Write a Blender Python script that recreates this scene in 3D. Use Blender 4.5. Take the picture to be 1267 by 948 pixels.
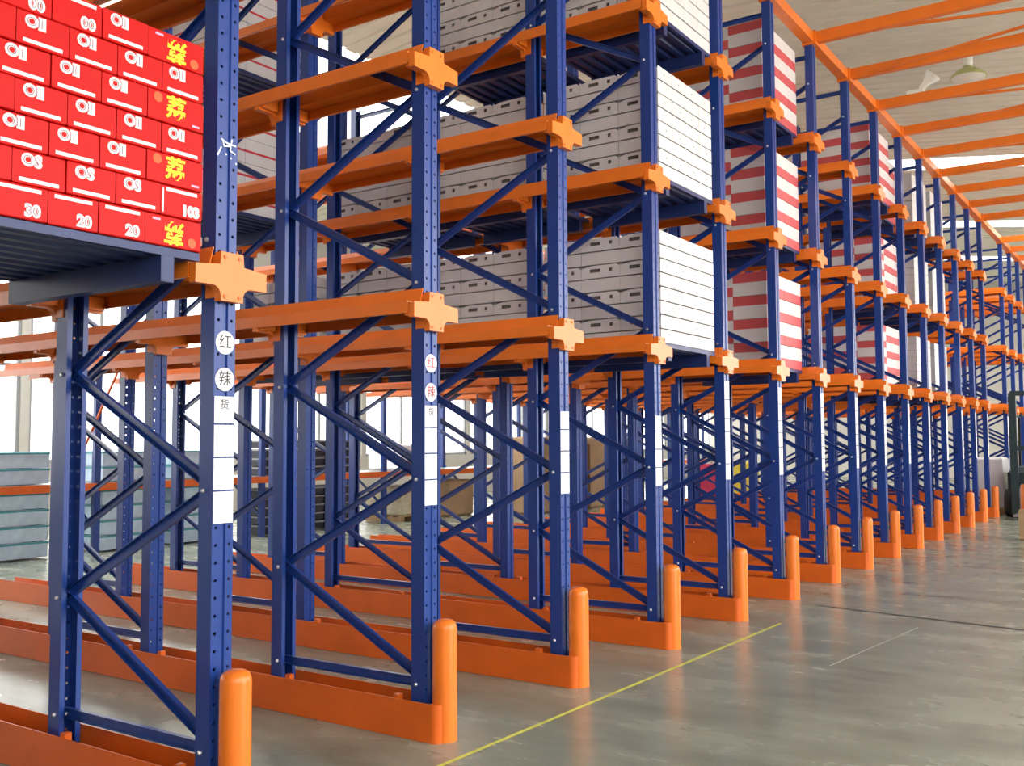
import bpy, math, random
from mathutils import Matrix, Vector
random.seed(7)
for o in list(bpy.data.objects): bpy.data.objects.remove(o)
SC = bpy.context.scene
COL = SC.collection

# ------------------------------------------------------------------ camera
F_PX, PITCH, YAW, ROLL = 1229.76, 0.0601, 0.5962, -0.0049
CAM = Vector((3.4167, 0.0, 1.6173))
fw = Vector((-math.sin(YAW)*math.cos(PITCH), math.cos(YAW)*math.cos(PITCH), math.sin(PITCH)))
rt = Vector((math.cos(YAW), math.sin(YAW), 0)); up = rt.cross(fw)
c_, s_ = math.cos(ROLL), math.sin(ROLL)
rt, up = rt*c_ + up*s_, up*c_ - rt*s_
cd = bpy.data.cameras.new('camera'); cam = bpy.data.objects.new('camera', cd); COL.objects.link(cam)
cd.sensor_fit = 'HORIZONTAL'; cd.sensor_width = 36.0; cd.lens = F_PX*36.0/1267.0
cd.clip_start = 0.05; cd.clip_end = 300
M = Matrix.Identity(4)
for i in range(3):
    M[i][0], M[i][1], M[i][2], M[i][3] = rt[i], up[i], -fw[i], CAM[i]
cam.matrix_world = M
SC.camera = cam

# ------------------------------------------------------------------ daylight
W = bpy.data.worlds.new('sky'); SC.world = W; W.use_nodes = True
bg = W.node_tree.nodes['Background']
bg.inputs[0].default_value = (1.0, 0.97, 0.94, 1); bg.inputs[1].default_value = 1.0
SC.view_settings.view_transform = 'Standard'; SC.view_settings.look = 'None'
SC.view_settings.gamma = 1.0; SC.view_settings.use_curve_mapping = False
SC.view_settings.exposure = 2.75
SC.cycles.use_denoising = True
SC.cycles.max_bounces = 8; SC.cycles.diffuse_bounces = 2; SC.cycles.glossy_bounces = 3
SC.cycles.transparent_max_bounces = 16; SC.cycles.sample_clamp_indirect = 6.0

# ------------------------------------------------------------------ materials
def srgb(r, g, b):
    def f(c):
        c /= 255.0
        return c/12.92 if c <= 0.04045 else ((c+0.055)/1.055)**2.4
    return (f(r), f(g), f(b), 1.0)
def mat(name, col, rough=0.5, var=0.08, scale=6.0, bump=0.0, metallic=0.0, spec=0.5, coat=0.0):
    m = bpy.data.materials.new(name); m.use_nodes = True
    nt = m.node_tree; n = nt.nodes; l = nt.links; b = n['Principled BSDF']
    tc = n.new('ShaderNodeTexCoord'); nz = n.new('ShaderNodeTexNoise')
    nz.inputs['Scale'].default_value = scale; nz.inputs['Detail'].default_value = 4
    l.new(tc.outputs['Object'], nz.inputs['Vector'])
    rp = n.new('ShaderNodeValToRGB'); l.new(nz.outputs['Fac'], rp.inputs['Fac'])
    rp.color_ramp.elements[0].position = 0.3; rp.color_ramp.elements[1].position = 0.7
    rp.color_ramp.elements[0].color = tuple(c*(1-var) for c in col[:3])+(1,)
    rp.color_ramp.elements[1].color = tuple(min(1, c*(1+var)) for c in col[:3])+(1,)
    l.new(rp.outputs['Color'], b.inputs['Base Color'])
    b.inputs['Roughness'].default_value = rough; b.inputs['Metallic'].default_value = metallic
    b.inputs['Specular IOR Level'].default_value = spec
    b.inputs['Coat Weight'].default_value = coat
    if bump:
        bp = n.new('ShaderNodeBump'); bp.inputs['Strength'].default_value = bump; bp.inputs['Distance'].default_value = 0.01
        l.new(nz.outputs['Fac'], bp.inputs['Height']); l.new(bp.outputs['Normal'], b.inputs['Normal'])
    return m
BLUE = srgb(28, 62, 138); ORANGE = srgb(246, 126, 36)
M_ORANGE = mat('orange_paint', ORANGE, 0.32, 0.06, 5)
M_BASE = mat('orange_base_paint', srgb(226, 102, 22), 0.4, 0.08, 4)
M_BLUE = mat('blue_paint', BLUE, 0.3, 0.06, 5)
M_PALLET = mat('blue_pallet_paint', srgb(32, 48, 100), 0.4, 0.12, 7)
M_STEEL = mat('zinc_bolt', srgb(205, 205, 210), 0.3, 0.05, 20, metallic=0.8)
M_CARD = mat('white_card', srgb(236, 238, 240), 0.55, 0.03, 9)
M_INK = mat('grey_ink', srgb(70, 66, 70), 0.7, 0.1, 30)
M_INKRED = mat('red_ink', srgb(190, 70, 80), 0.7, 0.1, 30)
M_CHALK = mat('white_marker', srgb(235, 240, 250), 0.6, 0.03, 30)
M_WHITEBOX = mat('white_carton', srgb(222, 219, 218), 0.6, 0.05, 3)
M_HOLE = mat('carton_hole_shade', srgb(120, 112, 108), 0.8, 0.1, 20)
M_RED = mat('red_carton', srgb(200, 17, 15), 0.42, 0.07, 3, spec=0.18)
M_PRINTW = mat('white_print', srgb(240, 226, 226), 0.5, 0.03, 20)
M_PRINTY = mat('yellow_print', srgb(240, 222, 30), 0.5, 0.04, 20)
M_PRINTO = mat('orange_print', srgb(242, 92, 36), 0.5, 0.04, 20)
M_PRINTB = mat('lilac_print', srgb(214, 170, 200), 0.5, 0.2, 60)
M_PRINTG = mat('grey_violet_print', srgb(132, 98, 116), 0.6, 0.15, 60)
M_YELLOW = mat('yellow_floor_paint', srgb(222, 226, 104), 0.55, 0.15, 12)
M_SEAM = mat('dark_floor_joint', srgb(48, 52, 50), 0.7, 0.2, 10)
M_SCRATCH = mat('pale_floor_line', srgb(176, 182, 168), 0.5, 0.2, 10)
M_ROOF = mat('roof_sheet', srgb(240, 233, 218), 0.55, 0.04, 2)
M_BOUNCE = mat('pale_concrete_yard', srgb(216, 212, 204), 0.9, 0.06, 0.5)  # pale so the added yard throws light up under the roof
M_WALL = mat('wall_sheet', srgb(196, 192, 184), 0.7, 0.06, 1.5)
M_FRAME = mat('window_frame_paint', srgb(150, 152, 156), 0.5, 0.05, 8)
M_LAMP = mat('lamp_reflector', srgb(190, 192, 128), 0.35, 0.05, 8)
M_LAMPG = mat('lamp_glass', srgb(245, 245, 235), 0.25, 0.02, 8)
M_GREYM = mat('grey_metal', srgb(140, 140, 142), 0.4, 0.06, 10, metallic=0.4)
M_CRATE = mat('pale_blue_crate', srgb(204, 228, 250), 0.45, 0.12, 6)
M_TEAL = mat('teal_crate_rim', srgb(70, 160, 172), 0.45, 0.08, 6)
M_DARKBIN = mat('dark_bin', srgb(34, 38, 52), 0.5, 0.2, 6)
M_CARDB = mat('brown_cardboard', srgb(176, 146, 112), 0.75, 0.08, 5)
M_BEIGE = mat('beige_sack', srgb(196, 186, 160), 0.8, 0.2, 12)
M_YBOX = mat('yellow_bin', srgb(222, 200, 60), 0.5, 0.08, 6)
M_MAG = mat('magenta_bin', srgb(190, 40, 80), 0.5, 0.08, 6)
M_TRUCK = mat('truck_dark_paint', srgb(38, 58, 62), 0.45, 0.08, 6)
M_BLACK = mat('black_rubber', srgb(26, 27, 28), 0.7, 0.15, 12)
M_WRAP = mat('white_stretch_wrap', srgb(240, 240, 242), 0.3, 0.03, 12, bump=0.4)
M_WOOD = mat('pallet_wood', srgb(170, 138, 98), 0.8, 0.15, 9)

def post_material():
    m = mat('blue_post_paint', BLUE, 0.3, 0.06, 5)
    nt = m.node_tree; n = nt.nodes; l = nt.links
    out = n['Material Output']; pb = n['Principled BSDF']
    tc = n.new('ShaderNodeTexCoord'); sx = n.new('ShaderNodeSeparateXYZ'); l.new(tc.outputs['Object'], sx.inputs[0])
    def mth(op, a, b=None):
        k = n.new('ShaderNodeMath'); k.operation = op
        for i, v in enumerate((a, b)):
            if v is None: continue
            if isinstance(v, (int, float)): k.inputs[i].default_value = v
            else: l.new(v, k.inputs[i])
        return k.outputs[0]
    fz = mth('SUBTRACT', mth('FRACT', mth('DIVIDE', sx.outputs['Z'], 0.076)), 0.5)
    dz = mth('MULTIPLY', fz, 0.076)
    dy = mth('SUBTRACT', mth('ABSOLUTE', sx.outputs['Y']), 0.036)
    d2 = mth('ADD', mth('MULTIPLY', dz, dz), mth('MULTIPLY', dy, dy))
    hole = mth('LESS_THAN', d2, 0.0075**2)
    web = mth('LESS_THAN', mth('ABSOLUTE', sx.outputs['X']), 0.006)
    fac = mth('MULTIPLY', hole, web)
    tr = n.new('ShaderNodeBsdfTransparent'); mx = n.new('ShaderNodeMixShader')
    l.new(fac, mx.inputs[0]); l.new(pb.outputs[0], mx.inputs[1]); l.new(tr.outputs[0], mx.inputs[2]); l.new(mx.outputs[0], out.inputs[0])
    return m
M_POST = post_material()

def floor_material():
    m = bpy.data.materials.new('polished_concrete'); m.use_nodes = True
    nt = m.node_tree; n = nt.nodes; l = nt.links; b = n['Principled BSDF']
    tc = n.new('ShaderNodeTexCoord')
    n1 = n.new('ShaderNodeTexNoise'); n1.inputs['Scale'].default_value = 1.3; n1.inputs['Detail'].default_value = 5; n1.inputs['Roughness'].default_value = 0.55
    n2 = n.new('ShaderNodeTexNoise'); n2.inputs['Scale'].default_value = 45; n2.inputs['Detail'].default_value = 3
    mp = n.new('ShaderNodeMapping'); mp.inputs['Scale'].default_value = (0.8, 1.7, 1.0)
    l.new(tc.outputs['Object'], mp.inputs[0]); l.new(mp.outputs[0], n1.inputs['Vector']); l.new(tc.outputs['Object'], n2.inputs['Vector'])
    rp = n.new('ShaderNodeValToRGB'); l.new(n1.outputs['Fac'], rp.inputs['Fac'])
    rp.color_ramp.elements[0].position = 0.25; rp.color_ramp.elements[1].position = 0.78
    rp.color_ramp.elements[0].color = srgb(112, 120, 106); rp.color_ramp.elements[1].color = srgb(170, 178, 162)
    mx = n.new('ShaderNodeMixRGB'); mx.blend_type = 'MULTIPLY'; mx.inputs[0].default_value = 0.22
    l.new(rp.outputs[0], mx.inputs[1]); l.new(n2.outputs['Fac'], mx.inputs[2]); l.new(mx.outputs[0], b.inputs['Base Color'])
    rr = n.new('ShaderNodeMapRange'); rr.inputs[3].default_value = 0.16; rr.inputs[4].default_value = 0.36
    l.new(n1.outputs['Fac'], rr.inputs[0]); l.new(rr.outputs[0], b.inputs['Roughness'])
    b.inputs['Specular IOR Level'].default_value = 0.55
    return m
M_FLOOR = floor_material()

def stripe_material():
    m = mat('red_banded_carton', srgb(220, 214, 212), 0.55, 0.03, 4)
    nt = m.node_tree; n = nt.nodes; l = nt.links; b = n['Principled BSDF']
    base = b.inputs['Base Color'].links[0].from_socket
    tc = n.new('ShaderNodeTexCoord'); sx = n.new('ShaderNodeSeparateXYZ'); l.new(tc.outputs['Object'], sx.inputs[0])
    lt = n.new('ShaderNodeMath'); lt.operation = 'LESS_THAN'; lt.inputs[1].default_value = -0.02; l.new(sx.outputs['Z'], lt.inputs[0])
    mx = n.new('ShaderNodeMixRGB'); mx.inputs[2].default_value = srgb(204, 84, 86)
    l.new(lt.outputs[0], mx.inputs[0]); l.new(base, mx.inputs[1]); l.new(mx.outputs[0], b.inputs['Base Color'])
    return m
M_STRIPE = stripe_material()
def line_material():
    m = mat('red_lined_carton', srgb(224, 220, 222), 0.55, 0.03, 4)
    nt = m.node_tree; n = nt.nodes; l = nt.links; b = n['Principled BSDF']
    base = b.inputs['Base Color'].links[0].from_socket
    tc = n.new('ShaderNodeTexCoord'); sx = n.new('ShaderNodeSeparateXYZ'); l.new(tc.outputs['Object'], sx.inputs[0])
    ab = n.new('ShaderNodeMath'); ab.operation = 'ABSOLUTE'; l.new(sx.outputs['Z'], ab.inputs[0])
    lt = n.new('ShaderNodeMath'); lt.operation = 'LESS_THAN'; lt.inputs[1].default_value = 0.011; l.new(ab.outputs[0], lt.inputs[0])
    mx = n.new('ShaderNodeMixRGB'); mx.inputs[2].default_value = srgb(206, 44, 62)
    l.new(lt.outputs[0], mx.inputs[0]); l.new(base, mx.inputs[1]); l.new(mx.outputs[0], b.inputs['Base Color'])
    return m
M_LINED = line_material()
def glass_material(name, mixv, tint):
    m = bpy.data.materials.new(name); m.use_nodes = True
    nt = m.node_tree; n = nt.nodes; l = nt.links
    g = n.new('ShaderNodeBsdfGlossy'); g.inputs['Roughness'].default_value = 0.05
    t = n.new('ShaderNodeBsdfTransparent'); t.inputs[0].default_value = tint
    mx = n.new('ShaderNodeMixShader'); mx.inputs[0].default_value = mixv
    l.new(t.outputs[0], mx.inputs[1]); l.new(g.outputs[0], mx.inputs[2]); l.new(mx.outputs[0], n['Material Output'].inputs[0])
    return m
M_GLASS = glass_material('window_glass', 0.05, (0.95, 0.97, 0.96, 1))
M_SKYL = glass_material('skylight_sheet', 0.03, (0.9, 0.9, 0.88, 1))

# ------------------------------------------------------------------ mesh helpers
class MB:
    def __init__(s): s.v = []; s.f = []; s.mi = []
    def quad(s, a, b, c, d, m=0):
        k = len(s.v); s.v += [a, b, c, d]; s.f.append((k, k+1, k+2, k+3)); s.mi.append(m)
    def box(s, x0, x1, y0, y1, z0, z1, m=0):
        k = len(s.v)
        s.v += [(x0,y0,z0),(x1,y0,z0),(x1,y1,z0),(x0,y1,z0),(x0,y0,z1),(x1,y0,z1),(x1,y1,z1),(x0,y1,z1)]
        for f in ((0,3,2,1),(4,5,6,7),(0,1,5,4),(1,2,6,5),(2,3,7,6),(3,0,4,7)):
            s.f.append(tuple(k+i for i in f)); s.mi.append(m)
        return s
    def prism(s, poly, fn, h0, h1, m=0, caps=True):
        """poly: 2-D points (counter-clockwise), fn(u, v, h) -> xyz"""
        k = len(s.v); n = len(poly)
        s.v += [fn(u, v, h0) for u, v in poly] + [fn(u, v, h1) for u, v in poly]
        for i in range(n):
            j = (i+1) % n
            s.f.append((k+i, k+j, k+n+j, k+n+i)); s.mi.append(m)
        if caps:
            s.f.append(tuple(k+i for i in reversed(range(n)))); s.mi.append(m)
            s.f.append(tuple(k+n+i for i in range(n))); s.mi.append(m)
        return s
    def bar(s, p, q, w, t, side=(0,1,0), m=0):
        """rectangular bar from p to q; t is the size along side, w across"""
        p, q = Vector(p), Vector(q); d = (q-p).normalized(); sd = Vector(side); sd = (sd - d*sd.dot(d)).normalized(); o = d.cross(sd)
        k = len(s.v)
        for e in (p, q):
            for a, b in ((-1,-1),(1,-1),(1,1),(-1,1)):
                s.v.append(tuple(e + o*(a*w/2) + sd*(b*t/2)))
        for f in ((3,2,1,0),(4,5,6,7),(0,1,5,4),(1,2,6,5),(2,3,7,6),(3,0,4,7)):
            s.f.append(tuple(k+i for i in f)); s.mi.append(m)
        return s
    def lathe(s, prof, n=20, c=(0,0,0), m=0):
        k = len(s.v)
        for r, z in prof:
            for i in range(n):
                a = 2*math.pi*i/n; s.v.append((c[0]+r*math.cos(a), c[1]+r*math.sin(a), c[2]+z))
        for j in range(len(prof)-1):
            for i in range(n):
                i2 = (i+1) % n
                s.f.append((k+j*n+i, k+j*n+i2, k+(j+1)*n+i2, k+(j+1)*n+i)); s.mi.append(m)
        s.f.append(tuple(k+i for i in reversed(range(n)))); s.mi.append(m)
        t = k+(len(prof)-1)*n
        s.f.append(tuple(t+i for i in range(n))); s.mi.append(m)
        return s
    def mesh(s, name, mats, smooth=False):
        me = bpy.data.meshes.new(name); me.from_pydata(s.v, [], s.f)
        for m in (mats if isinstance(mats, (list, tuple)) else [mats]): me.materials.append(m)
        me.polygons.foreach_set('material_index', s.mi)
        if smooth:
            me.polygons.foreach_set('use_smooth', [True]*len(s.f)); 
            try: me.set_sharp_from_angle(angle=math.radians(35))
            except Exception: pass
        me.update(); return me
def ribbon(pts, t):
    """closed outline of a folded sheet whose centre line is pts"""
    n = len(pts); L = []; R = []
    for i, (x, y) in enumerate(pts):
        ds = []
        if i > 0: ds.append((x-pts[i-1][0], y-pts[i-1][1]))
        if i < n-1: ds.append((pts[i+1][0]-x, pts[i+1][1]-y))
        ns = []
        for dx, dy in ds:
            l = math.hypot(dx, dy); ns.append((-dy/l, dx/l))
        if len(ns) == 1: nx, ny = ns[0]; k = 1
        else:
            nx, ny = ns[0][0]+ns[1][0], ns[0][1]+ns[1][1]; l = math.hypot(nx, ny); nx, ny = nx/l, ny/l
            k = 1/max(0.3, nx*ns[0][0]+ny*ns[0][1])
        L.append((x+nx*t/2*k, y+ny*t/2*k)); R.append((x-nx*t/2*k, y-ny*t/2*k))
    return R + L[::-1]
def ribbon_prism(mb, pts, t, fn, h0, h1, m=0):
    out = ribbon(pts, t); n = len(pts); N = len(out); k = len(mb.v)
    mb.v += [fn(u, v, h0) for u, v in out] + [fn(u, v, h1) for u, v in out]
    for i in range(N):
        j = (i+1) % N; mb.f.append((k+i, k+j, k+N+j, k+N+i)); mb.mi.append(m)
    for i in range(n-1):
        a, b, c, d = i, i+1, N-2-i, N-1-i
        mb.f.append((k+a, k+d, k+c, k+b)); mb.mi.append(m)
        mb.f.append((k+N+a, k+N+b, k+N+c, k+N+d)); mb.mi.append(m)
    return mb
def link(name, me, parent=None, loc=(0,0,0), rot=(0,0,0), **props):
    o = bpy.data.objects.new(name, me); COL.objects.link(o)
    o.location = loc; o.rotation_euler = rot
    if parent is not None: o.parent = parent
    for k, v in props.items(): o[k] = v
    return o
def thing(name, loc, label, category, group=None, rotz=0.0):
    o = link(name, None, None, loc, (0, 0, rotz), label=label, category=category)
    if group: o['group'] = group
    return o
def struct(name, mb, m, parent=None, **kw):
    return link(name, mb.mesh(name, m), parent, kind='structure', **kw)
def text_mesh(body, size, m, bold=0.0, key=None):
    """upright lettering in the local YZ plane, read from +X, centred"""
    cu = bpy.data.curves.new('lettering', 'FONT'); cu.body = body; cu.size = size; cu.extrude = 0.0006; cu.offset = bold
    cu.align_x = 'CENTER'; cu.align_y = 'CENTER'; cu.resolution_u = 3
    o = bpy.data.objects.new('lettering', cu); COL.objects.link(o)
    dg = bpy.context.evaluated_depsgraph_get(); me = bpy.data.meshes.new_from_object(o.evaluated_get(dg))
    bpy.data.objects.remove(o); bpy.data.curves.remove(cu)
    me.transform(Matrix(((0,0,1,0),(1,0,0,0),(0,1,0,0),(0,0,0,1))))
    me.materials.clear(); me.materials.append(m)
    return me
ORD = ['zeroth','first','second','third','fourth','fifth','sixth','seventh','eighth','ninth','tenth','eleventh','twelfth','thirteenth','fourteenth','fifteenth','sixteenth','seventeenth','eighteenth','nineteenth','twentieth']

# ------------------------------------------------------------------ the building
Y1, S = 2.9149, 1.45
def YK(k): return Y1 + (k-1)*S
fl = MB(); fl.quad((-60,-60,0),(60,-60,0),(60,90,0),(-60,90,0)); struct('floor', fl, M_FLOOR)
EAVE_X, RIDGE_X, BACK_X, ROOF0, SLOPE = 9.0, -5.0, -16.0, 8.0, 0.12
Y_NEAR, Y_FAR = -9.0, 46.0
def roof_z(x): return ROOF0 - SLOPE*(x+0.3) if x >= RIDGE_X else ROOF0 - SLOPE*(RIDGE_X+0.3) - SLOPE*(RIDGE_X-x)
SKY = [(24.1,25.2),(32,33),(39,40)]
def roof_strip(y0, y1, xa, xb):
    """ribbed roof sheet between y0 and y1"""
    mb = MB(); y = y0
    def z(x, lift): return roof_z(x)+lift
    P = []
    while y < y1-1e-6:
        n = min(y+0.33, y1)
        for a, b in ((0,0.0),(0.23,0.0),(0.25,0.035),(0.31,0.035)):
            if y+a < n: P.append((y+a, b))
        y = n
    P.append((y1, 0.0))
    for (ya, za), (yb, zb) in zip(P, P[1:]):
        mb.quad((xa,ya,z(xa,za)),(xb,ya,z(xb,za)),(xb,yb,z(xb,zb)),(xa,yb,z(xa,zb)))
    return mb
edges = [Y_NEAR] + [v for p in SKY for v in p] + [Y_FAR]
ceil = link('ceiling', None, kind='structure')
REAR_FILL_SKY = (3.0, 17.0, -13.5, -8.0)                       # roof opening added to brighten the goods in the rear aisle
def sheet(y0, y1, xa, xb): link('roof_sheet', roof_strip(y0, y1, xa, xb).mesh('roof_sheet', M_ROOF), ceil)
for i in range(0, len(edges), 2):
    sheet(edges[i], edges[i+1], RIDGE_X, EAVE_X)
    if edges[i] < REAR_FILL_SKY[0] and edges[i+1] > REAR_FILL_SKY[1]:
        sheet(edges[i], REAR_FILL_SKY[0], BACK_X, RIDGE_X); sheet(REAR_FILL_SKY[1], edges[i+1], BACK_X, RIDGE_X)
        sheet(REAR_FILL_SKY[0], REAR_FILL_SKY[1], BACK_X, REAR_FILL_SKY[2]); sheet(REAR_FILL_SKY[0], REAR_FILL_SKY[1], REAR_FILL_SKY[3], RIDGE_X)
        mb = MB(); mb.quad((REAR_FILL_SKY[2],REAR_FILL_SKY[0],roof_z(REAR_FILL_SKY[2])),(REAR_FILL_SKY[3],REAR_FILL_SKY[0],roof_z(REAR_FILL_SKY[3])),(REAR_FILL_SKY[3],REAR_FILL_SKY[1],roof_z(REAR_FILL_SKY[3])),(REAR_FILL_SKY[2],REAR_FILL_SKY[1],roof_z(REAR_FILL_SKY[2])))
        link('skylight', mb.mesh('skylight', M_SKYL), ceil)  # added opening that lights the rear crates
    else: sheet(edges[i], edges[i+1], BACK_X, RIDGE_X)
for a, b in SKY:
    mb = MB()
    for xa, xb in ((RIDGE_X, EAVE_X), (BACK_X, RIDGE_X)):
        mb.quad((xa,a,roof_z(xa)),(xb,a,roof_z(xb)),(xb,b,roof_z(xb)),(xa,b,roof_z(xa)))
    link('skylight', mb.mesh('skylight', M_SKYL), ceil)
# rear side wall with a long run of windows
wl = link('wall_left', None, kind='structure')
mb = MB(); mb.box(BACK_X-0.2, BACK_X, Y_NEAR, Y_FAR, 0, 1.25); link('lower_wall', mb.mesh('lower_wall', M_WALL), wl)
mb = MB(); mb.box(BACK_X-0.2, BACK_X, Y_NEAR, Y_FAR, 5.2, roof_z(BACK_X)); link('upper_wall', mb.mesh('upper_wall', M_WALL), wl)
WN = 11; wstep = (Y_FAR-Y_NEAR)/WN
for i in range(WN):
    y0 = Y_NEAR + i*wstep; y1 = y0 + wstep
    mb = MB(); mb.box(BACK_X-0.2, BACK_X, y0, y0+0.18, 1.25, 5.2); link('pier', mb.mesh('pier', M_WALL), wl)
    w = link('window_%d' % (i+1), None, kind='structure')
    fr = MB()
    for z in (1.25, 3.2, 5.13): fr.box(BACK_X-0.13, BACK_X-0.05, y0+0.18, y1, z, z+0.07)
    for k in range(4):
        yy = y0+0.18+(wstep-0.25)*k/3; fr.box(BACK_X-0.13, BACK_X-0.05, yy, yy+0.07, 1.25, 5.2)
    link('window_frame', fr.mesh('window_frame', M_FRAME), w)
    for r, (za, zb) in enumerate(((1.32, 3.2), (3.27, 5.13))):
        for k in range(3):
            ya = y0+0.25+(wstep-0.25)*k/3; yb = y0+0.18+(wstep-0.25)*(k+1)/3
            g = MB(); g.quad((BACK_X-0.09,ya,za),(BACK_X-0.09,yb,za),(BACK_X-0.09,yb,zb),(BACK_X-0.09,ya,zb))
            link('pane', g.mesh('pane', M_GLASS), w)
# far end wall, and the unseen dock side, its openings shaped to light the racks
mb = MB(); mb.prism([(BACK_X,0),(EAVE_X,0),(EAVE_X,roof_z(EAVE_X)),(RIDGE_X,roof_z(RIDGE_X)),(BACK_X,roof_z(BACK_X))], lambda u,v,h: (u,h,v), Y_FAR+0.2, Y_FAR)
struct('wall_far', mb, M_WALL)
wr = link('wall_right', None, kind='structure')
SILL, HEAD, NB = 2.4, roof_z(EAVE_X)-0.25, 9
mb = MB(); mb.box(EAVE_X, EAVE_X+0.2, Y_NEAR, Y_FAR, HEAD, roof_z(EAVE_X)); link('lintel', mb.mesh('lintel', M_WALL), wr)
bay = (Y_FAR-Y_NEAR)/NB
for i in range(NB+1):
    y = Y_NEAR + i*bay
    mb = MB(); mb.box(EAVE_X, EAVE_X+0.3, y-0.2, y+0.2, 0, HEAD); link('pier', mb.mesh('pier', M_WALL), wr)
    if i < NB and i not in (2, 5):                        # two open doorways and a high open band, shaped for the side light
        mb = MB(); mb.box(EAVE_X, EAVE_X+0.2, y+0.2, y+bay-0.2, 0, SILL); link('lower_wall', mb.mesh('lower_wall', M_WALL), wr)
mb = MB(); mb.prism([(BACK_X,0),(EAVE_X,0),(EAVE_X,roof_z(EAVE_X)),(RIDGE_X,roof_z(RIDGE_X)),(BACK_X,roof_z(BACK_X))], lambda u,v,h: (u,h,v), Y_NEAR, Y_NEAR-0.2)
struct('wall_near', mb, M_WALL)  # unseen end wall added to cut light from behind the camera
mb = MB(); mb.quad((EAVE_X+0.3,-60,0.004),(60,-60,0.004),(60,90,0.004),(EAVE_X+0.3,90,0.004)); struct('ground', mb, M_BOUNCE)  # unseen yard surface added to bounce daylight onto the roof
# painted line and joints on the floor
def floor_strip(name, p, q, w, m, z=0.002):
    mb = MB(); d = (Vector(q)-Vector(p)).normalized()*w/2; nx, ny = -d.y, d.x
    mb.quad((p[0]+nx,p[1]+ny,z),(p[0]-nx,p[1]-ny,z),(q[0]-nx,q[1]-ny,z),(q[0]+nx,q[1]+ny,z))
    struct(name, mb, m)
floor_strip('trim_1', (0.19, 1.2), (0.357, 8.75), 0.028, M_YELLOW)
floor_strip('trim_2', (0.3, 9.90), (9.0, 8.3), 0.05, M_SEAM)
floor_strip('trim_3', (1.22, 7.3), (1.42, 9.2), 0.012, M_SCRATCH)

# ------------------------------------------------------------------ drive-in racking
POST_H = 6.32
FRONT_X = [-0.10, -2.527, -4.954]      # web of the front post of each frame
REAR_X = [-1.31, -3.737, -6.164]       # web of the rear post
RAIL_END = -7.05
DZ = [0.0, 1.40, 2.785]
TILT = 0.0
def mk_post():
    mb = MB()
    pts = [(-0.03,-0.088),(-0.0555,-0.088),(-0.0555,0),(-0.017,0),(-0.013,-0.009),(0.013,-0.009),(0.017,0),(0.0555,0),(0.0555,-0.088),(0.03,-0.088)]
    ribbon_prism(mb, pts, 0.004, lambda u, v, h: (v, u, h), 0.03, POST_H)
    mb.box(-0.10, 0.012, -0.07, 0.07, 0.018, 0.03)
    return mb.mesh('post', M_POST)
ME_POST = mk_post()
def mk_brace(dx, dz):
    mb = MB()
    L = math.hypot(dx, dz); pts = [(-0.011,0.024),(0.011,0.024),(0.011,-0.024),(-0.011,-0.024)]
    d = Vector((dx, 0, dz)).normalized(); o = Vector((0,1,0)).cross(d)
    ribbon_prism(mb, pts, 0.004, lambda u, v, h: tuple(d*h + o*v + Vector((0,u,0))), 0, L)
    return mb.mesh('brace', M_BLUE)
FX, RX = -0.055, -1.155               # brace ends measured from the front web
ME_BR_UP = mk_brace(RX-FX, 0.555)     # front low to rear high
ME_BR_DN = mk_brace(FX-RX, 0.555)     # rear low to front high
ME_BR_H = mk_brace(RX-FX, 0.0)
mb = MB(); mb.lathe([(0.011,0),(0.011,0.006),(0.006,0.012)], 8); ME_BOLT = mb.mesh('bolt', M_STEEL)
ME_BOLT.transform(Matrix.Rotation(math.pi/2, 4, 'X'))
def mk_bracket():
    r = 0.045; P = [(-0.062,2.245),(0.062,2.245),(0.062,2.31-r)]
    for i in range(1, 6):
        a = math.pi - i*math.pi/10; P.append((0.062+r+r*math.cos(a), 2.31-r+r*math.sin(a)))
    P += [(0.197,2.31),(0.197,2.392),(0.066,2.405),(0.062,2.462),(-0.062,2.462),(-0.066,2.405),(-0.197,2.392),(-0.197,2.31)]
    for i in range(0, 5):
        a = math.pi/2 - i*math.pi/10; P.append((-0.062-r+r*math.cos(a), 2.31-r+r*math.sin(a)))
    P.append((-0.062, 2.31-r))
    mb = MB(); mb.prism(P, lambda u, v, h: (h, u, v-2.35), 0.001, 0.042)
    for s in (-1, 1):                                     # cheeks that clasp the post
        mb.box(-0.06, 0.001, s*0.0605-0.003, s*0.0605+0.003, -0.09, 0.10)
        mb.box(-0.03, 0.001, min(s*0.07, s*0.19), max(s*0.07, s*0.19), -0.03, 0.04)
    return mb.mesh('arm_bracket', M_ORANGE)
ME_BRACKET = mk_bracket()
mb = MB(); mb.lathe([(0.009,0),(0.009,0.004)], 8); ME_DOT = mb.mesh('bolt', M_BASE); ME_DOT.transform(Matrix.Rotation(math.pi/2, 4, 'Y'))
def mk_rail(s):
    mb = MB(); pts = [(0.066,2.485),(0.088,2.399),(0.2,2.399),(0.2,2.336),(0.182,2.336)]
    if s > 0: f = lambda u, v, h: (h, u, v-2.35)
    else: f = lambda u, v, h: (h, -u, v-2.35)
    ribbon_prism(mb, pts, 0.005, f, RAIL_END, -0.1)
    return mb.mesh('rail', M_ORANGE)
ME_RAIL = {s: mk_rail(s) for s in (-1, 1)}
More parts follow.
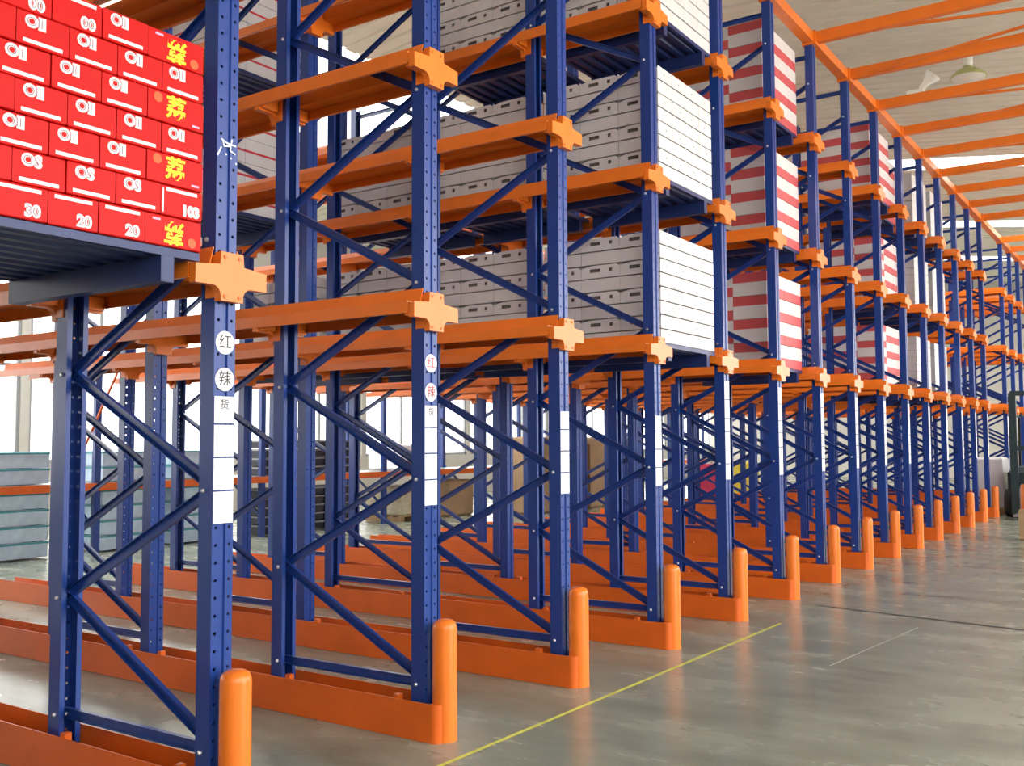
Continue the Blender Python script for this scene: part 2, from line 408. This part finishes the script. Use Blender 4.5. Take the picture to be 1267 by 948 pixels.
def mk_base():
    mb = MB()
    w, x1, r = 0.0975, 0.03, 0.05
    ribbon_prism(mb, [(-w,0.208),(-w,0.006),(w,0.006),(w,0.208)], 0.008, lambda u, v, h: (h, u, v), RAIL_END, -0.03)
    P = [(-0.03,-w-0.004)]                                # rounded end shoe around the bollard
    for i in range(7):
        a = -math.pi/2 + i*math.pi/12; P.append((x1-r+r*math.cos(a), -w-0.004+r+r*math.sin(a)))
    for i in range(7):
        a = i*math.pi/12; P.append((x1-r+r*math.cos(a), w+0.004-r+r*math.sin(a)))
    P.append((-0.03, w+0.004))
    mb.prism(P, lambda u, v, h: (u, v, h), 0.0, 0.208)
    return mb.mesh('base_channel', M_BASE)
ME_BASE = mk_base()
mb = MB(); mb.box(-0.018, 0.018, -0.093, -0.055, 0.10, 0.228); ME_CLIP = mb.mesh('clip', M_BASE)
mb = MB(); R = 0.068
mb.lathe([(R,0.0),(R,0.60),(R*0.97,0.618),(R*0.86,0.636),(R*0.6,0.648),(R*0.2,0.653)], 28); ME_BOLL = mb.mesh('bollard', M_ORANGE, smooth=True)
def card_mesh(h):
    mb = MB(); mb.box(0, 0.0025, -0.054, 0.054, 0, h); return mb.mesh('label_card', M_CARD)
ME_CARD = {h: card_mesh(h) for h in (0.118, 0.138, 0.168)}
def disc_mesh(name, r, m):
    mb = MB(); mb.lathe([(r,0),(r,0.002)], 24); me = mb.mesh(name, m); me.transform(Matrix.Rotation(math.pi/2, 4, 'Y')); return me
ME_DISC = disc_mesh('round_sticker', 0.052, M_CARD)
mb = MB(); mb.box(-0.07, 0.09, -0.09, 0.09, 0, 0.16); ME_CAP = mb.mesh('post_cap', M_ORANGE)

ROW_LABEL = {
 0: 'blue and orange rack row holding the left side of the red carton pallet',
 1: 'nearest blue rack row with white scribble on its post, right beside the red cartons',
 2: 'second blue rack row, its front post carrying two round stickers and strip of white cards',
 3: 'third blue rack row from the red cartons, between empty lanes',
}
def rack_row(k):
    y = YK(k)
    lab = ROW_LABEL.get(k) or 'blue and orange rack row, %s counted from the red cartons' % (ORD[k if k < 16 else k-1])
    if k == 4: lab = 'fourth blue rack row, just in front of the tall stacks of white cartons'
    if k == 17: lab = 'first blue rack row beyond the cross aisle at the far end'
    if k > 17: lab = '%s blue rack row beyond the cross aisle at the far end' % ORD[k-16]
    row = thing('rack_row', (0, y, 0), lab, 'rack', 'rows of drive-in racking along the aisle')
    base = link('base_channel', ME_BASE, row)
    for x in (-0.27, -1.13, -2.36, -2.72, -3.55):
        link('clip', ME_CLIP, base, (x, 0, 0))
    link('bollard', ME_BOLL, row)
    nf = 3
    for fi in range(nf):
        xf, xr = FRONT_X[fi], REAR_X[fi]
        pf = link('post', ME_POST, row, (xf, 0, 0))
        link('post', ME_POST, row, (xr, 0, 0), (0, 0, math.pi))
        b = link('brace', ME_BR_H, row, (xf+FX, 0, 0.29))
        if k <= 8 and fi == 0: link('bolt', ME_BOLT, b, (0, -0.0575, 0)); link('bolt', ME_BOLT, b, (RX-FX, -0.0575, 0))
        z = 0.315
        for i in range(11):
            upb = (i % 2 == 0)
            if z+0.555 > POST_H: break
            b = link('brace', ME_BR_UP if upb else ME_BR_DN, row, (xf+(FX if upb else RX), 0, z), label='blue diagonal brace')
            if k <= 8 and fi == 0:
                link('bolt', ME_BOLT, b, ((RX-FX) if upb else (FX-RX), -0.0575, 0.545))
            z += 0.555
        link('brace', ME_BR_H, row, (xf+FX, 0, 6.2))
        if fi == 0:
            zc = 1.272
            hs = [0.138]*3 + [0.118] if k < 5 else [0.138]*3 + [0.118] + [0.168]*2
            for h in hs:
                link('label_card', ME_CARD[h], pf, (0.0025, 0, zc), label='white card on the post'); zc += h+0.008
            if k in (1, 2):
                for zc, ch in ((2.066, '\u7ea2'), (1.903, '\u8fa3')):
                    st = link('round_sticker', ME_DISC, pf, (0.0025, 0, zc), label='round white sticker')
                    tm = text_mesh(ch, 0.07, M_INK if k == 1 else M_INKRED, 0.0)
                    link('sticker_character', tm, pf, (0.0055, 0, zc))
                link('card_character', text_mesh('\u8d27', 0.05, M_INK, 0.0), pf, (0.0062, 0, 1.79))
        for li, dz in enumerate(DZ):
            for xb in (xf, xr):
                br = link('arm_bracket', ME_BRACKET, row, (xb+(0.004 if xb == xf else -0.004), 0, 2.35+dz), (0, 0, 0 if xb == xf else math.pi))
                if fi == 0 and k <= 5 and xb == xf:
                    for yy, zz in ((-0.04,0.09),(0.04,0.09),(-0.04,-0.085),(0.04,-0.085)):
                        link('bolt', ME_DOT, br, (0.0425, yy, zz))
    for li, dz in enumerate(DZ):
        for s in (-1, 1):
            link('rail', ME_RAIL[s], row, (0, 0, 2.35+dz))
    link('post_cap', ME_CAP, row, (-0.14, 0, POST_H))
    if k == 1:                                            # hand-drawn mark on the first post
        mb = MB(); U, V = 0.00074, 0.00062
        for a, b in (((215,470),(262,492)),((262,492),(330,498)),((228,478),(238,520)),((238,520),(290,508)),((298,455),(285,545)),((285,540),(325,560)),((218,530),(190,600)),((250,570),(256,582)),((288,590),(294,602)),((326,620),(334,632))):
            p = (0, (a[0]-272)*U, -(a[1]-515)*V); q = (0, (b[0]-272)*U, -(b[1]-515)*V)
            mb.bar(p, q, 0.007, 0.002, (1,0,0))
        pf0 = [c for c in row.children if c.name.startswith('post') and abs(c.location.x+0.10) < 1e-4][0]
        link('marker_scribble', mb.mesh('marker_scribble', M_CHALK), pf0, (0.004, 0.005, 2.95), label='white hand-drawn marker scribble')
    return row
ROWS = list(range(0, 16)) + [17, 18, 19, 20]
for k in ROWS: rack_row(k)

# beams over the aisle, tied to the post tops
ZT = POST_H + 0.03
tie = MB(); tie.box(-0.19, -0.07, YK(0)-0.5, YK(20)+0.5, ZT-0.01, ZT+0.11)
t = link('tie_beam', tie.mesh('tie_beam', M_ORANGE), None, label='long orange beam running along the tops of the front posts', category='beam')
for k in ROWS:
    mb = MB(); y = YK(k)
    ribbon_prism(mb, [(0.05,0.125),(-0.03,0.125),(-0.03,0.0),(0.05,0.0)], 0.008, lambda u, v, h: (h, y+u, ZT+v), -0.06, EAVE_X-0.05)
    lab = 'orange beam crossing over the aisle from the top of the %s rack row' % (ORD[k] if k else 'leftmost')
    if k > 15: lab = 'far orange beam crossing the aisle, %s beyond the cross aisle' % ORD[k-16]
    link('aisle_beam', mb.mesh('aisle_beam', M_ORANGE), None, label=lab, category='beam', group='orange beams spanning the aisle')
rods = []
for k in (6, 8, 10, 12, 14, 17, 19):
    for (x0, ya, x1, yb, nm) in ((0.1, YK(k), 5.6, YK(k)-S if k != 17 else YK(k)-S, 'rising away from'), (5.6, YK(k), 0.1, YK(k)-S, 'crossing back toward')):
        if k == 17: continue
        mb = MB(); zr = ZT+0.02 if x0 < 1 else ZT+0.06; mb.bar((x0, ya, zr), (x1, yb, zr), 0.03, 0.03, (0,0,1))
        link('bracing_rod', mb.mesh('bracing_rod', M_ORANGE), None, label='thin orange bracing rod %s the %s row over the aisle' % (nm, ORD[k]), category='rod', group='bracing rods between the aisle beams')

for k, (za, zb), nm in ((3, (0.9, 2.75), 'rising'), (5, (2.5, 0.5), 'falling'), (8, (0.7, 2.6), 'far rising')):
    mb = MB(); mb.bar((-6.178, YK(k), za), (RAIL_END-0.06, YK(k+1), zb), 0.022, 0.022, (1,0,0))
    link('rear_tie_rod', mb.mesh('rear_tie_rod', M_BASE), None, label='thin %s red tie rod across the rear of a rack lane' % nm, category='rod')

# ------------------------------------------------------------------ pallets and cartons
PAL_L, PAL_W = 1.16, 1.12
def mk_rib():
    mb = MB(); ribbon_prism(mb, [(-0.035,0),(-0.022,-0.026),(0.022,-0.026),(0.035,0)], 0.003, lambda u, v, h: (u, h, v), -PAL_W/2, PAL_W/2)
    return mb.mesh('rib', M_PALLET)
ME_RIB = mk_rib()
mb = MB(); mb.box(-PAL_L, 0, -PAL_W/2, PAL_W/2, 0.0, 0.006); ME_DECK = mb.mesh('deck', M_PALLET)
mb = MB(); mb.box(-0.03, 0, -PAL_W/2, PAL_W/2, -0.028, 0.0); ME_EDGE = mb.mesh('edge_bar', M_PALLET)
mb = MB(); ribbon_prism(mb, [(-0.03,-0.028),(-0.03,-0.135),(0.03,-0.135),(0.03,-0.028)], 0.004, lambda u, v, h: (h, u, v), -PAL_L, 0)
mb.box(-0.004, 0.0, -0.03, 0.03, -0.135, -0.028); ME_RUN = mb.mesh('runner', M_PALLET)
def pallet(bay, lv, xf, label):
    z = 2.402 + DZ[lv] + 0.028
    p = thing('steel_pallet', (xf, YK(bay)+S/2, z), label, 'pallet', 'blue steel pallets on the rails')
    link('deck', ME_DECK, p); link('edge_bar', ME_EDGE, p); link('edge_bar', ME_EDGE, p, (-PAL_L+0.03, 0, 0))
    for s in (-1, 1): link('runner', ME_RUN, p, (-0.001, s*0.40, 0))
    for i in range(9): link('rib', ME_RIB, p, (-0.09-i*0.122, 0, -0.0005))
    return z + 0.007
def bevel_box(x, y, z, name, m, c=0.004):
    """carton centred on the origin, chamfered edges"""
    mb = MB()
    import itertools
    def ring(dx, dy, zz):
        X, Yh = x/2, y/2
        return [(-X+dx,-Yh+dy,zz),(X-dx,-Yh+dy,zz),(X-dx,Yh-dy,zz),(-X+dx,Yh-dy,zz)]
    rings = [ring(c,c,-z/2), ring(0,0,-z/2+c), ring(0,0,z/2-c), ring(c,c,z/2)]
    k = len(mb.v)
    for r in rings: mb.v += r
    for j in range(3):
        for i in range(4):
            i2 = (i+1) % 4; mb.f.append((k+4*j+i, k+4*j+i2, k+4*j+4+i2, k+4*j+4+i)); mb.mi.append(0)
    mb.f.append((k+3,k+2,k+1,k)); mb.f.append((k+12,k+13,k+14,k+15)); mb.mi += [0,0]
    return mb.mesh(name, m)
WX, WY, WZ = 0.378, 0.279, 0.1175
def mk_handle_box():
    """tray carton whose -Y side has a notched top edge and two punched holes, +X end a small hole"""
    mb = MB(); X, Yh, Z = (WX-0.004)/2, (WY-0.003)/2, (WZ-0.010)/2
    # remaining five sides
    mb.quad((-X,-Yh,-Z),(-X,Yh,-Z),(X,Yh,-Z),(X,-Yh,-Z)); 
    mb.quad((X,-Yh,-Z),(X,Yh,-Z),(X,Yh,Z),(X,-Yh,Z)); mb.quad((X,Yh,-Z),(-X,Yh,-Z),(-X,Yh,Z),(X,Yh,Z))
    mb.quad((-X,Yh,-Z),(-X,-Yh,-Z),(-X,-Yh,Z),(-X,Yh,Z))
    mb.quad((-X,-Yh,Z-0.022),(X,-Yh,Z-0.022),(X,Yh,Z-0.022),(-X,Yh,Z-0.022))
    xs = [-X, -0.10, 0.0, 0.085, 0.115, X-0.03, X]; zs = [-Z, -0.005, 0.025, Z]
    holes = {(1,1), (3,1)}
    for i in range(len(xs)-1):
        for j in range(3):
            a, b, c0, d = xs[i], xs[i+1], zs[j], zs[j+1]
            if (i, j) in holes:
                e = 0.02
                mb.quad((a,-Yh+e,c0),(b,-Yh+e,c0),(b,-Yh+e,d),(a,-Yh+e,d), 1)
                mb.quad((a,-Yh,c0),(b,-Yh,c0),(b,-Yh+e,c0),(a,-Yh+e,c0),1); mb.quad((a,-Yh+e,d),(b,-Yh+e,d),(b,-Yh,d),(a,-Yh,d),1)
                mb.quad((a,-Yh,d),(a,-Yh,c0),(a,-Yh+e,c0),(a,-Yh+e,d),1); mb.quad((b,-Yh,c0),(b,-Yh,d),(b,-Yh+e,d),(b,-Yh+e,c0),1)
            elif j == 2 and i in (0, 5):
                t = 0.03 if i == 0 else 0.012
                za = Z-0.020
                if i == 0: mb.quad((a,-Yh,c0),(b,-Yh,c0),(b,-Yh,d),(a,-Yh,za))
                else: mb.quad((a,-Yh,c0),(b,-Yh,c0),(b,-Yh,za),(a,-Yh,d))
            else: mb.quad((a,-Yh,c0),(b,-Yh,c0),(b,-Yh,d),(a,-Yh,d))
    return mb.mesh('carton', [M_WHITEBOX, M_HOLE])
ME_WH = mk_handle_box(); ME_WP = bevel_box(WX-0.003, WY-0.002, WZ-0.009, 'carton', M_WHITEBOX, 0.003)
mb = MB(); mb.box(0, 0.001, -0.008, 0.008, -0.006, 0.006); ME_MARK = mb.mesh('printed_mark', M_GREYM)
LV = ['lowest', 'middle', 'upper']
def white_load(lv, depth, layers=8):
    xf = -0.135 - depth*1.31
    where = ['aisle-front', 'second-deep', 'third-deep', 'fourth-deep', 'fifth-deep'][depth]
    z0 = pallet(4, lv, xf, 'blue steel pallet under the %s white cartons on the %s level' % (where, LV[lv]))
    y0 = YK(4)+S/2-0.56
    for q in range(layers):
        for i in range(3):
            for j in range(4):
                if not (j == 0 or (depth == 0 and i == 0)): continue
                hb = q % 2 == 1
                jx, jy = random.uniform(-0.0015, 0.0015), random.uniform(-0.001, 0.001)
                if i == 0 and j > 0 or depth == 0 and i == 0:
                    pos = 'front face %s from left' % ORD[j+1]
                else: pos = 'side %s from aisle' % ORD[i+1]
                lab = 'white carton, %s level, %s load, %s layer up, %s' % (LV[lv], where, ORD[q+1], pos)
                o = link('white_carton', ME_WH if hb else ME_WP, None, (xf-WX*(i+0.5)+jx-0.002, y0+WY*(j+0.5)+0.003+jy, z0+WZ*(q+0.5)), label=lab, category='carton', group='white cartons on the front lane pallets')
                if depth == 0 and i == 0 and lv < 2 and hb:
                    link('printed_mark', ME_MARK, o, (WX/2-0.0005, random.uniform(-0.02, 0.02), 0.0))
for lv, nd, ly in ((0, 4, 8), (1, 3, 8), (2, 2, 8)):
    for d in range(nd): white_load(lv, d, ly)

SX, SY, SZ = 0.386, 0.283, 0.2545
ME_ST = bevel_box(SX-0.003, SY-0.002, SZ-0.003, 'banded_carton', M_STRIPE, 0.004)
def stripe_load(bay, lv, xf, nm, layers=4, side=True):
    z0 = pallet(bay, lv, xf, 'blue steel pallet under %s on the %s level' % (nm, LV[lv]))
    y0 = YK(bay)+S/2-0.566
    for q in range(layers):
        for i in range(3):
            for j in range(4):
                if not (i == 0 or j == 0): continue
                flip = (j == 0 and i == 0)
                pos = 'front face %s from left' % ORD[j+1] if i == 0 else 'side %s from aisle' % ORD[i+1]
                link('banded_carton', ME_ST, None, (xf-SX*(i+0.5)+random.uniform(-.0012,.0012), y0+SY*(j+0.5), z0+SZ*(q+0.5)), (math.pi if flip else 0, 0, 0),
                     label='red-banded carton, %s level, %s, %s layer up, %s' % (LV[lv], nm, ORD[q+1], pos), category='carton', group='white and red banded cartons')
for lv in range(3): stripe_load(6, lv, -0.27, 'nearest banded load')
stripe_load(9, 2, -0.25, 'second banded load')
for lv in range(3): stripe_load(10, lv, -0.5, 'farthest banded load')

ME_LN = bevel_box(0.377, 0.37, 0.237, 'lined_carton', M_LINED, 0.004)
def lined_load(bay, lv, xf):
    z0 = pallet(bay, lv, xf, 'blue steel pallet under the red-lined cartons on the %s level' % LV[lv])
    y0 = YK(bay)+S/2-0.56
    for q in range(4):
        for i in range(3):
            for j in range(3):
                if i and j: continue
                pos = 'front face %s from left' % ORD[j+1] if i == 0 else 'side %s from front' % ORD[i+1]
                link('lined_carton', ME_LN, None, (xf-0.38*(i+0.5), y0+0.3733*(j+0.5), z0+0.24*(q+0.5)), label='white carton with red line, %s level, %s layer up, %s' % (LV[lv], ORD[q+1], pos), category='carton', group='red-lined white cartons deep in the racks')
for lv in (1, 2): lined_load(3, lv, -3.98)

# white loads far down the aisle: too small to tell the cartons apart one by one
far = MB()
for bay in (11, 12):
    for lv in range(3):
        z0 = pallet(bay, lv, -0.3, 'blue steel pallet under far white cartons, %s lane, %s level' % (ORD[bay-10], LV[lv]))
        y0 = YK(bay)+S/2-0.55
        for q in range(8):
            for i in range(3):
                for j in range(3):
                    if i and j: continue
                    far.box(-0.3-0.38*(i+1)+0.006, -0.3-0.38*i, y0+0.366*j+0.004, y0+0.366*(j+1), z0+0.118*q, z0+0.118*(q+1)-0.006)
link('far_white_cartons', far.mesh('far_white_cartons', M_WHITEBOX), None, label='far stacks of small white cartons beside the banded ones', category='cartons', kind='stuff')

# the red cartons
RX0, RZ, RS, RL, RD = -0.055, 0.1293, 0.2085, 0.279, 0.30
z0 = pallet(0, 0, RX0-0.015, 'blue steel pallet carrying the red cartons')
ME_RS = bevel_box(RD, RS-0.004, RZ-0.003, 'red_carton', M_RED, 0.004)
ME_RLG = bevel_box(RD, RL-0.004, RZ-0.003, 'red_carton', M_RED, 0.004)
def plate(w, h, m, name):
    mb = MB(); mb.box(0, 0.001, -w/2, w/2, -h/2, h/2); return mb.mesh(name, m)
ME_BAR = plate(0.155, 0.014, M_PRINTW, 'white_bar'); ME_FRAMEV = plate(0.006, 0.10, M_PRINTW, 'white_bar')
ME_SMALL = plate(0.038, 0.009, M_PRINTB, 'small_print')
TXT = {s: text_mesh(s, 0.060, M_PRINTW, 0.0045) for s in ('OII', 'OS', '00', '20', '30', '103')}
TXI = {s: text_mesh(s, 0.050, M_PRINTG, -0.001) for s in ('OII', 'OS', '00', '20', '30')}
ME_YEL = text_mesh('\u8354', 0.100, M_PRINTY, 0.0030)
ME_ODISC = disc_mesh('orange_dot', 0.021, M_PRINTO)
yl = YK(0)+S/2-0.5565
for q in range(7):
    r = 7-q                                              # row counted from the top
    odd = (q % 2 == 0)                                   # long carton on the right in the bottom, third, fifth and top rows
    y = yl
    seq = ['S']*4+['L'] if odd else ['L']+['S']*4
    for j, kd in enumerate(seq):
        w = RS if kd == 'S' else RL
        jx = random.uniform(-0.004, 0.004); zc = z0+RZ*(q+0.5)
        inv = False; txt = 'OII' if q > 1 else 'OS'
        what = 'white lettering and bar'
        if kd == 'S':
            if q == 0: inv = True; txt = '30' if j == 1 else '20'
            if q == 6 and j < 3: inv = True; txt = '00'
            if q == 1 and j == 4: inv = True; txt = '103'
            if inv: what = 'upside-down print'
        else:
            what = 'yellow character' if odd else 'small print only'
            inv = odd and q in (0, 6)
            if inv: what = 'upside-down yellow character'
        lab = 'red carton with %s, %s row from top, %s from right' % (what, ORD[r], ORD[5-j])
        o = link('red_carton', ME_RS if kd == 'S' else ME_RLG, None, (RX0-RD/2+jx, y+w/2, zc), label=lab, category='carton', group='red cartons stacked on the near pallet')
        X = RD/2
        if kd == 'S':
            if not inv:
                link('printed_letters', TXT[txt], o, (X+0.0006, -0.030, 0.028)); link('letter_outline', TXI[txt], o, (X+0.0014, -0.033, 0.028), (0,0,0), label='lilac centre of the letters')
                link('white_bar', ME_BAR, o, (X, 0, -0.045))
            else:
                link('printed_letters', TXT[txt], o, (X+0.0006, 0.045, -0.030)); link('white_bar', ME_BAR, o, (X, 0, 0.047))
                if txt != '103': link('letter_outline', TXI[txt], o, (X+0.0014, 0.045, -0.030))
                else: link('white_bar', ME_FRAMEV, o, (X, -0.092, -0.002))
        elif odd:
            link('yellow_character', ME_YEL, o, (X+0.0006, 0.0, 0.002), (math.pi if inv else 0, 0, 0))
            link('orange_dot', ME_ODISC, o, (X, 0.09 if inv else -0.09, -0.032 if inv else 0.034))
            link('small_print', ME_SMALL, o, (X, -0.085 if inv else 0.10, 0.044 if inv else -0.044))
        else:
            link('small_print', ME_SMALL, o, (X, 0.05, -0.036))
        y += w

# ------------------------------------------------------------------ lamps and fittings under the roof
def high_bay(x, y, z, label):
    t = thing('high_bay_lamp', (x, y, z), label, 'lamp')
    mb = MB(); mb.lathe([(0.27,0.0),(0.272,0.012),(0.25,0.05),(0.18,0.11),(0.08,0.16),(0.07,0.19)], 28); link('reflector', mb.mesh('reflector', M_LAMP, True), t)
    mb = MB(); mb.lathe([(0.02,-0.02),(0.20,-0.018),(0.255,0.0),(0.255,0.004)], 28); link('lamp_glass', mb.mesh('lamp_glass', M_LAMPG, True), t)
    mb = MB(); mb.lathe([(0.05,0.19),(0.075,0.22),(0.075,0.33),(0.05,0.37),(0.02,0.39)], 16); link('ballast', mb.mesh('ballast', M_LAMPG, True), t)
    mb = MB(); mb.lathe([(0.008,0.39),(0.008,roof_z(x)-z)], 8); link('hanger_rod', mb.mesh('hanger_rod', M_GREYM), t)
high_bay(0.75, 16.86, 7.36, 'white high-bay lamp hanging under the roof above the orange aisle beams')
def flood(x, y, z, label):
    t = thing('floodlight', (x, y, z), label, 'lamp')
    mb = MB(); mb.box(-0.10, 0.12, -0.05, 0.05, 0.0, 0.05); link('mount', mb.mesh('mount', M_LAMPG), t)
    mb = MB(); mb.lathe([(0.04,0.0),(0.05,0.10),(0.11,0.22),(0.115,0.25)], 20); me = mb.mesh('head', M_LAMPG, True); me.transform(Matrix.Translation((0.08,0,0.05)) @ Matrix.Rotation(0.75, 4, 'Y')); link('head', me, t)
flood(0.42, YK(9)+0.02, ZT+0.131, 'small grey floodlight mounted on an orange aisle beam')

# ------------------------------------------------------------------ storage rack and goods behind the drive-in rows
def back_rack():
    t = thing('storage_rack', (-10.0, 5.6, 0), 'red-beamed storage rack standing in front of the rear windows', 'rack')
    for i in range(9):
        y = i*3.2
        for x in (0, -1.0):
            mb = MB(); ribbon_prism(mb, [(-0.04,-0.07),(-0.05,-0.07),(-0.05,0),(0.05,0),(0.05,-0.07),(0.04,-0.07)], 0.004, lambda u, v, h: (v, u, h), 0, 2.9); link('post', mb.mesh('post', M_BLUE), t, (x, y, 0))
        mb = MB(); mb.bar((0,y,0.3),(-1.0,y,1.1),0.04,0.03); link('brace', mb.mesh('brace', M_BLUE), t)
    for z in (0.94,):
        for x in (0.03, -1.03):
            mb = MB(); mb.box(x-0.02, x+0.02, 0, 25.6, z, z+0.11); link('beam', mb.mesh('beam', M_BASE), t)
    mb = MB(); mb.box(-1.0, 0.0, 0, 25.6, 1.045, 1.052); link('deck', mb.mesh('deck', M_GREYM), t)
back_rack()
def crate_mesh(l, w, h, m, rim, name):
    mb = MB(); ribbon_prism(mb, [(-w/2,h),(-w/2+0.02,0.01),(w/2-0.02,0.01),(w/2,h)], 0.012, lambda u, v, h_: (u, h_, v), -l/2, l/2)
    for s in (-1, 1): mb.box(-w/2, w/2, s*l/2-0.006, s*l/2+0.006, 0.01, h)
    for s in (-1, 1):
        mb.box(-w/2-0.015, w/2+0.015, s*(l/2)-0.015, s*(l/2)+0.015, h-0.030, h-0.004, 1); mb.box(s*w/2-0.015, s*w/2+0.015, -l/2, l/2, h-0.030, h-0.004, 1)
    return mb.mesh(name, [m, rim])
ME_CR = crate_mesh(0.98, 0.68, 0.225, M_CRATE, M_TEAL, 'plastic_crate'); ME_DB = crate_mesh(0.72, 0.56, 0.15, M_DARKBIN, M_GREYM, 'dark_tray')
def stack(me, name, x, y, z, n, h, label, cat):
    for i in range(n):
        link(name, me, None, (x, y, z+h*i), label='%s, %s from the floor' % (label, ORD[i+1]) if z < 0.5 else '%s on the shelf, %s up' % (label, ORD[i+1]), category=cat, group='crates and trays on the storage rack')
DIST = ['nearest stack', 'second stack', 'third stack', 'fourth stack', 'fifth stack']
for s, y in enumerate((6.45, 7.65, 9.5, 10.75)):
    stack(ME_CR, 'plastic_crate', -10.52, y, 0.02, 4, 0.23, 'pale blue crate with teal rim, %s by the rear windows' % DIST[s], 'crate')
    stack(ME_CR, 'plastic_crate', -10.52, y, 1.06, 2, 0.23, 'pale blue crate, %s' % DIST[s], 'crate')
for s, y in enumerate((12.55, 13.35, 14.15)):
    stack(ME_DB, 'dark_tray', -10.52, y, 0.02, 5, 0.16, 'dark tray with grey rim, %s of dark trays' % DIST[s], 'tray')
    stack(ME_DB, 'dark_tray', -10.52, y, 1.055, 4, 0.16, 'dark tray, %s of dark trays' % DIST[s], 'tray')
def wood_pallet(x, y, z, label):
    t = thing('wooden_pallet', (x, y, z), label, 'pallet')
    for i in range(5):
        mb = MB(); mb.box(-0.5+i*0.225, -0.5+i*0.225+0.1, -0.5, 0.5, 0.1, 0.12); link('board', mb.mesh('board', M_WOOD), t)
    for yy in (-0.45, 0, 0.45):
        mb = MB(); mb.box(-0.5, 0.5, yy-0.05, yy+0.05, 0, 0.1); link('bearer', mb.mesh('bearer', M_WOOD), t)
def wrapped(x, y, z, w, d, h, m, label, cat, name):
    t = thing(name, (x, y, z), label, cat)
    mb = MB(); mb.v += bevel_box(w, d, h, 'tmp', m, 0.05).vertices and []
    me = bevel_box(w, d, h, 'body', m, 0.04); me.transform(Matrix.Translation((0,0,h/2))); link('body', me, t)
    nb = max(2, int(h/0.25))
    for i in range(1, nb):
        mb = MB(); zz = h*i/nb; mb.box(-w/2-0.004, w/2+0.004, -d/2-0.004, d/2+0.004, zz-0.006, zz+0.006); link('seam_band', mb.mesh('seam_band', m), t)
wood_pallet(-10.5, 16.2, 0, 'wooden pallet under the beige sack pile'); wrapped(-10.5, 16.2, 0.12, 0.95, 0.95, 0.62, M_BEIGE, 'beige sack pile on a wooden pallet below the shelf', 'sack pile', 'sack_pile')
wrapped(-10.5, 17.8, 0.0, 0.9, 0.9, 0.8, M_CARDB, 'brown cardboard bale below the shelf beside the sack pile', 'bale', 'cardboard_bale')
wrapped(-10.5, 16.3, 1.055, 0.9, 1.1, 0.55, M_WRAP, 'white wrapped goods on the storage rack shelf above the sacks', 'wrapped load', 'wrapped_load')
for i, y in enumerate((19.4, 20.7, 22.0, 23.3)):
    wrapped(-9.3, y, 0.0, 1.0, 1.15, 1.75, M_CARDB, 'tall brown cardboard stack behind the racks, %s of four' % ORD[i+1], 'cardboard stack', 'cardboard_stack')
for i, (y, m, nm) in enumerate(((28.6, M_YBOX, 'yellow'), (26.4, M_MAG, 'magenta'))):
    wrapped(-7.6, y, 0.0, 0.6, 0.8, 1.0, m, '%s bin standing deep behind the racks' % nm, 'bin', 'storage_bin')

# ------------------------------------------------------------------ far end of the aisle
wood_pallet(-0.42, 24.6, 0, 'wooden pallet under white wrapped goods in the cross aisle')
wrapped(-0.28, 24.6, 0.12, 0.62, 0.9, 1.12, M_WRAP, 'bright white wrapped goods in the cross aisle at the far end', 'wrapped load', 'wrapped_load')
def forklift(x, y):
    t = thing('forklift', (x, y, 0), 'dark forklift with raised mast parked at the far end of the aisle', 'forklift', rotz=math.pi/2)
    mb = MB()
    for s in (-1, 1):
        mb.box(-0.06, 0.06, s*0.36-0.07, s*0.36+0.07, 0.05, 2.62)
    mb.box(-0.05, 0.05, -0.4, 0.4, 2.56, 2.66); mb.box(-0.05, 0.05, -0.4, 0.4, 0.3, 0.42); mb.box(-0.05, 0.05, -0.4, 0.4, 1.4, 1.5)
    link('mast', mb.mesh('mast', M_TRUCK), t)
    me = bevel_box(1.5, 1.05, 0.85, 'body', M_TRUCK, 0.12); me.transform(Matrix.Translation((0.95,0,0.62))); link('body', me, t)
    me = bevel_box(0.5, 1.0, 0.55, 'counterweight', M_BLACK, 0.1); me.transform(Matrix.Translation((1.75,0,0.75))); link('counterweight', me, t)
    mb = MB()
    for xx, yy in ((0.3,-0.45),(0.3,0.45),(1.6,-0.45),(1.6,0.45)): mb.bar((xx,yy,1.0),(xx+0.1,yy,2.15),0.05,0.05)
    for i in range(6): mb.box(0.4, 1.75, -0.45+i*0.18-0.02, -0.45+i*0.18+0.02, 2.13, 2.17)
    link('overhead_guard', mb.mesh('overhead_guard', M_BLACK), t)
    me = bevel_box(0.5, 0.5, 0.5, 'seat', M_BLACK, 0.08); me.transform(Matrix.Translation((1.2,0,1.25))); link('seat', me, t)
    for xx in (0.3, 1.6):
        for yy in (-0.5, 0.5):
            mb = MB(); mb.lathe([(0.12,-0.09),(0.27,-0.09),(0.29,-0.05),(0.29,0.05),(0.27,0.09),(0.12,0.09)], 20); me = mb.mesh('wheel', M_BLACK, True); me.transform(Matrix.Rotation(math.pi/2, 4, 'X')); link('wheel', me, t, (xx, yy, 0.29))
    for yy in (-0.22, 0.22):
        mb = MB(); mb.box(-1.1, -0.06, yy-0.05, yy+0.05, 0.08, 0.12); mb.box(-0.1, -0.06, yy-0.05, yy+0.05, 0.08, 0.6); link('fork', mb.mesh('fork', M_GREYM), t)
forklift(0.72, 23.4)
g = thing('guard_post', (1.2, 18.2, 0), 'orange guard post with a concrete foot at the edge of the aisle', 'guard post')
me = bevel_box(0.22, 0.22, 0.5, 'concrete_foot', M_CARDB, 0.02); me.transform(Matrix.Translation((0,0,0.25))); link('concrete_foot', me, g)
mb = MB(); mb.lathe([(0.085,0.5),(0.085,0.86),(0.07,0.9)], 20); link('orange_sleeve', mb.mesh('orange_sleeve', M_ORANGE, True), g)
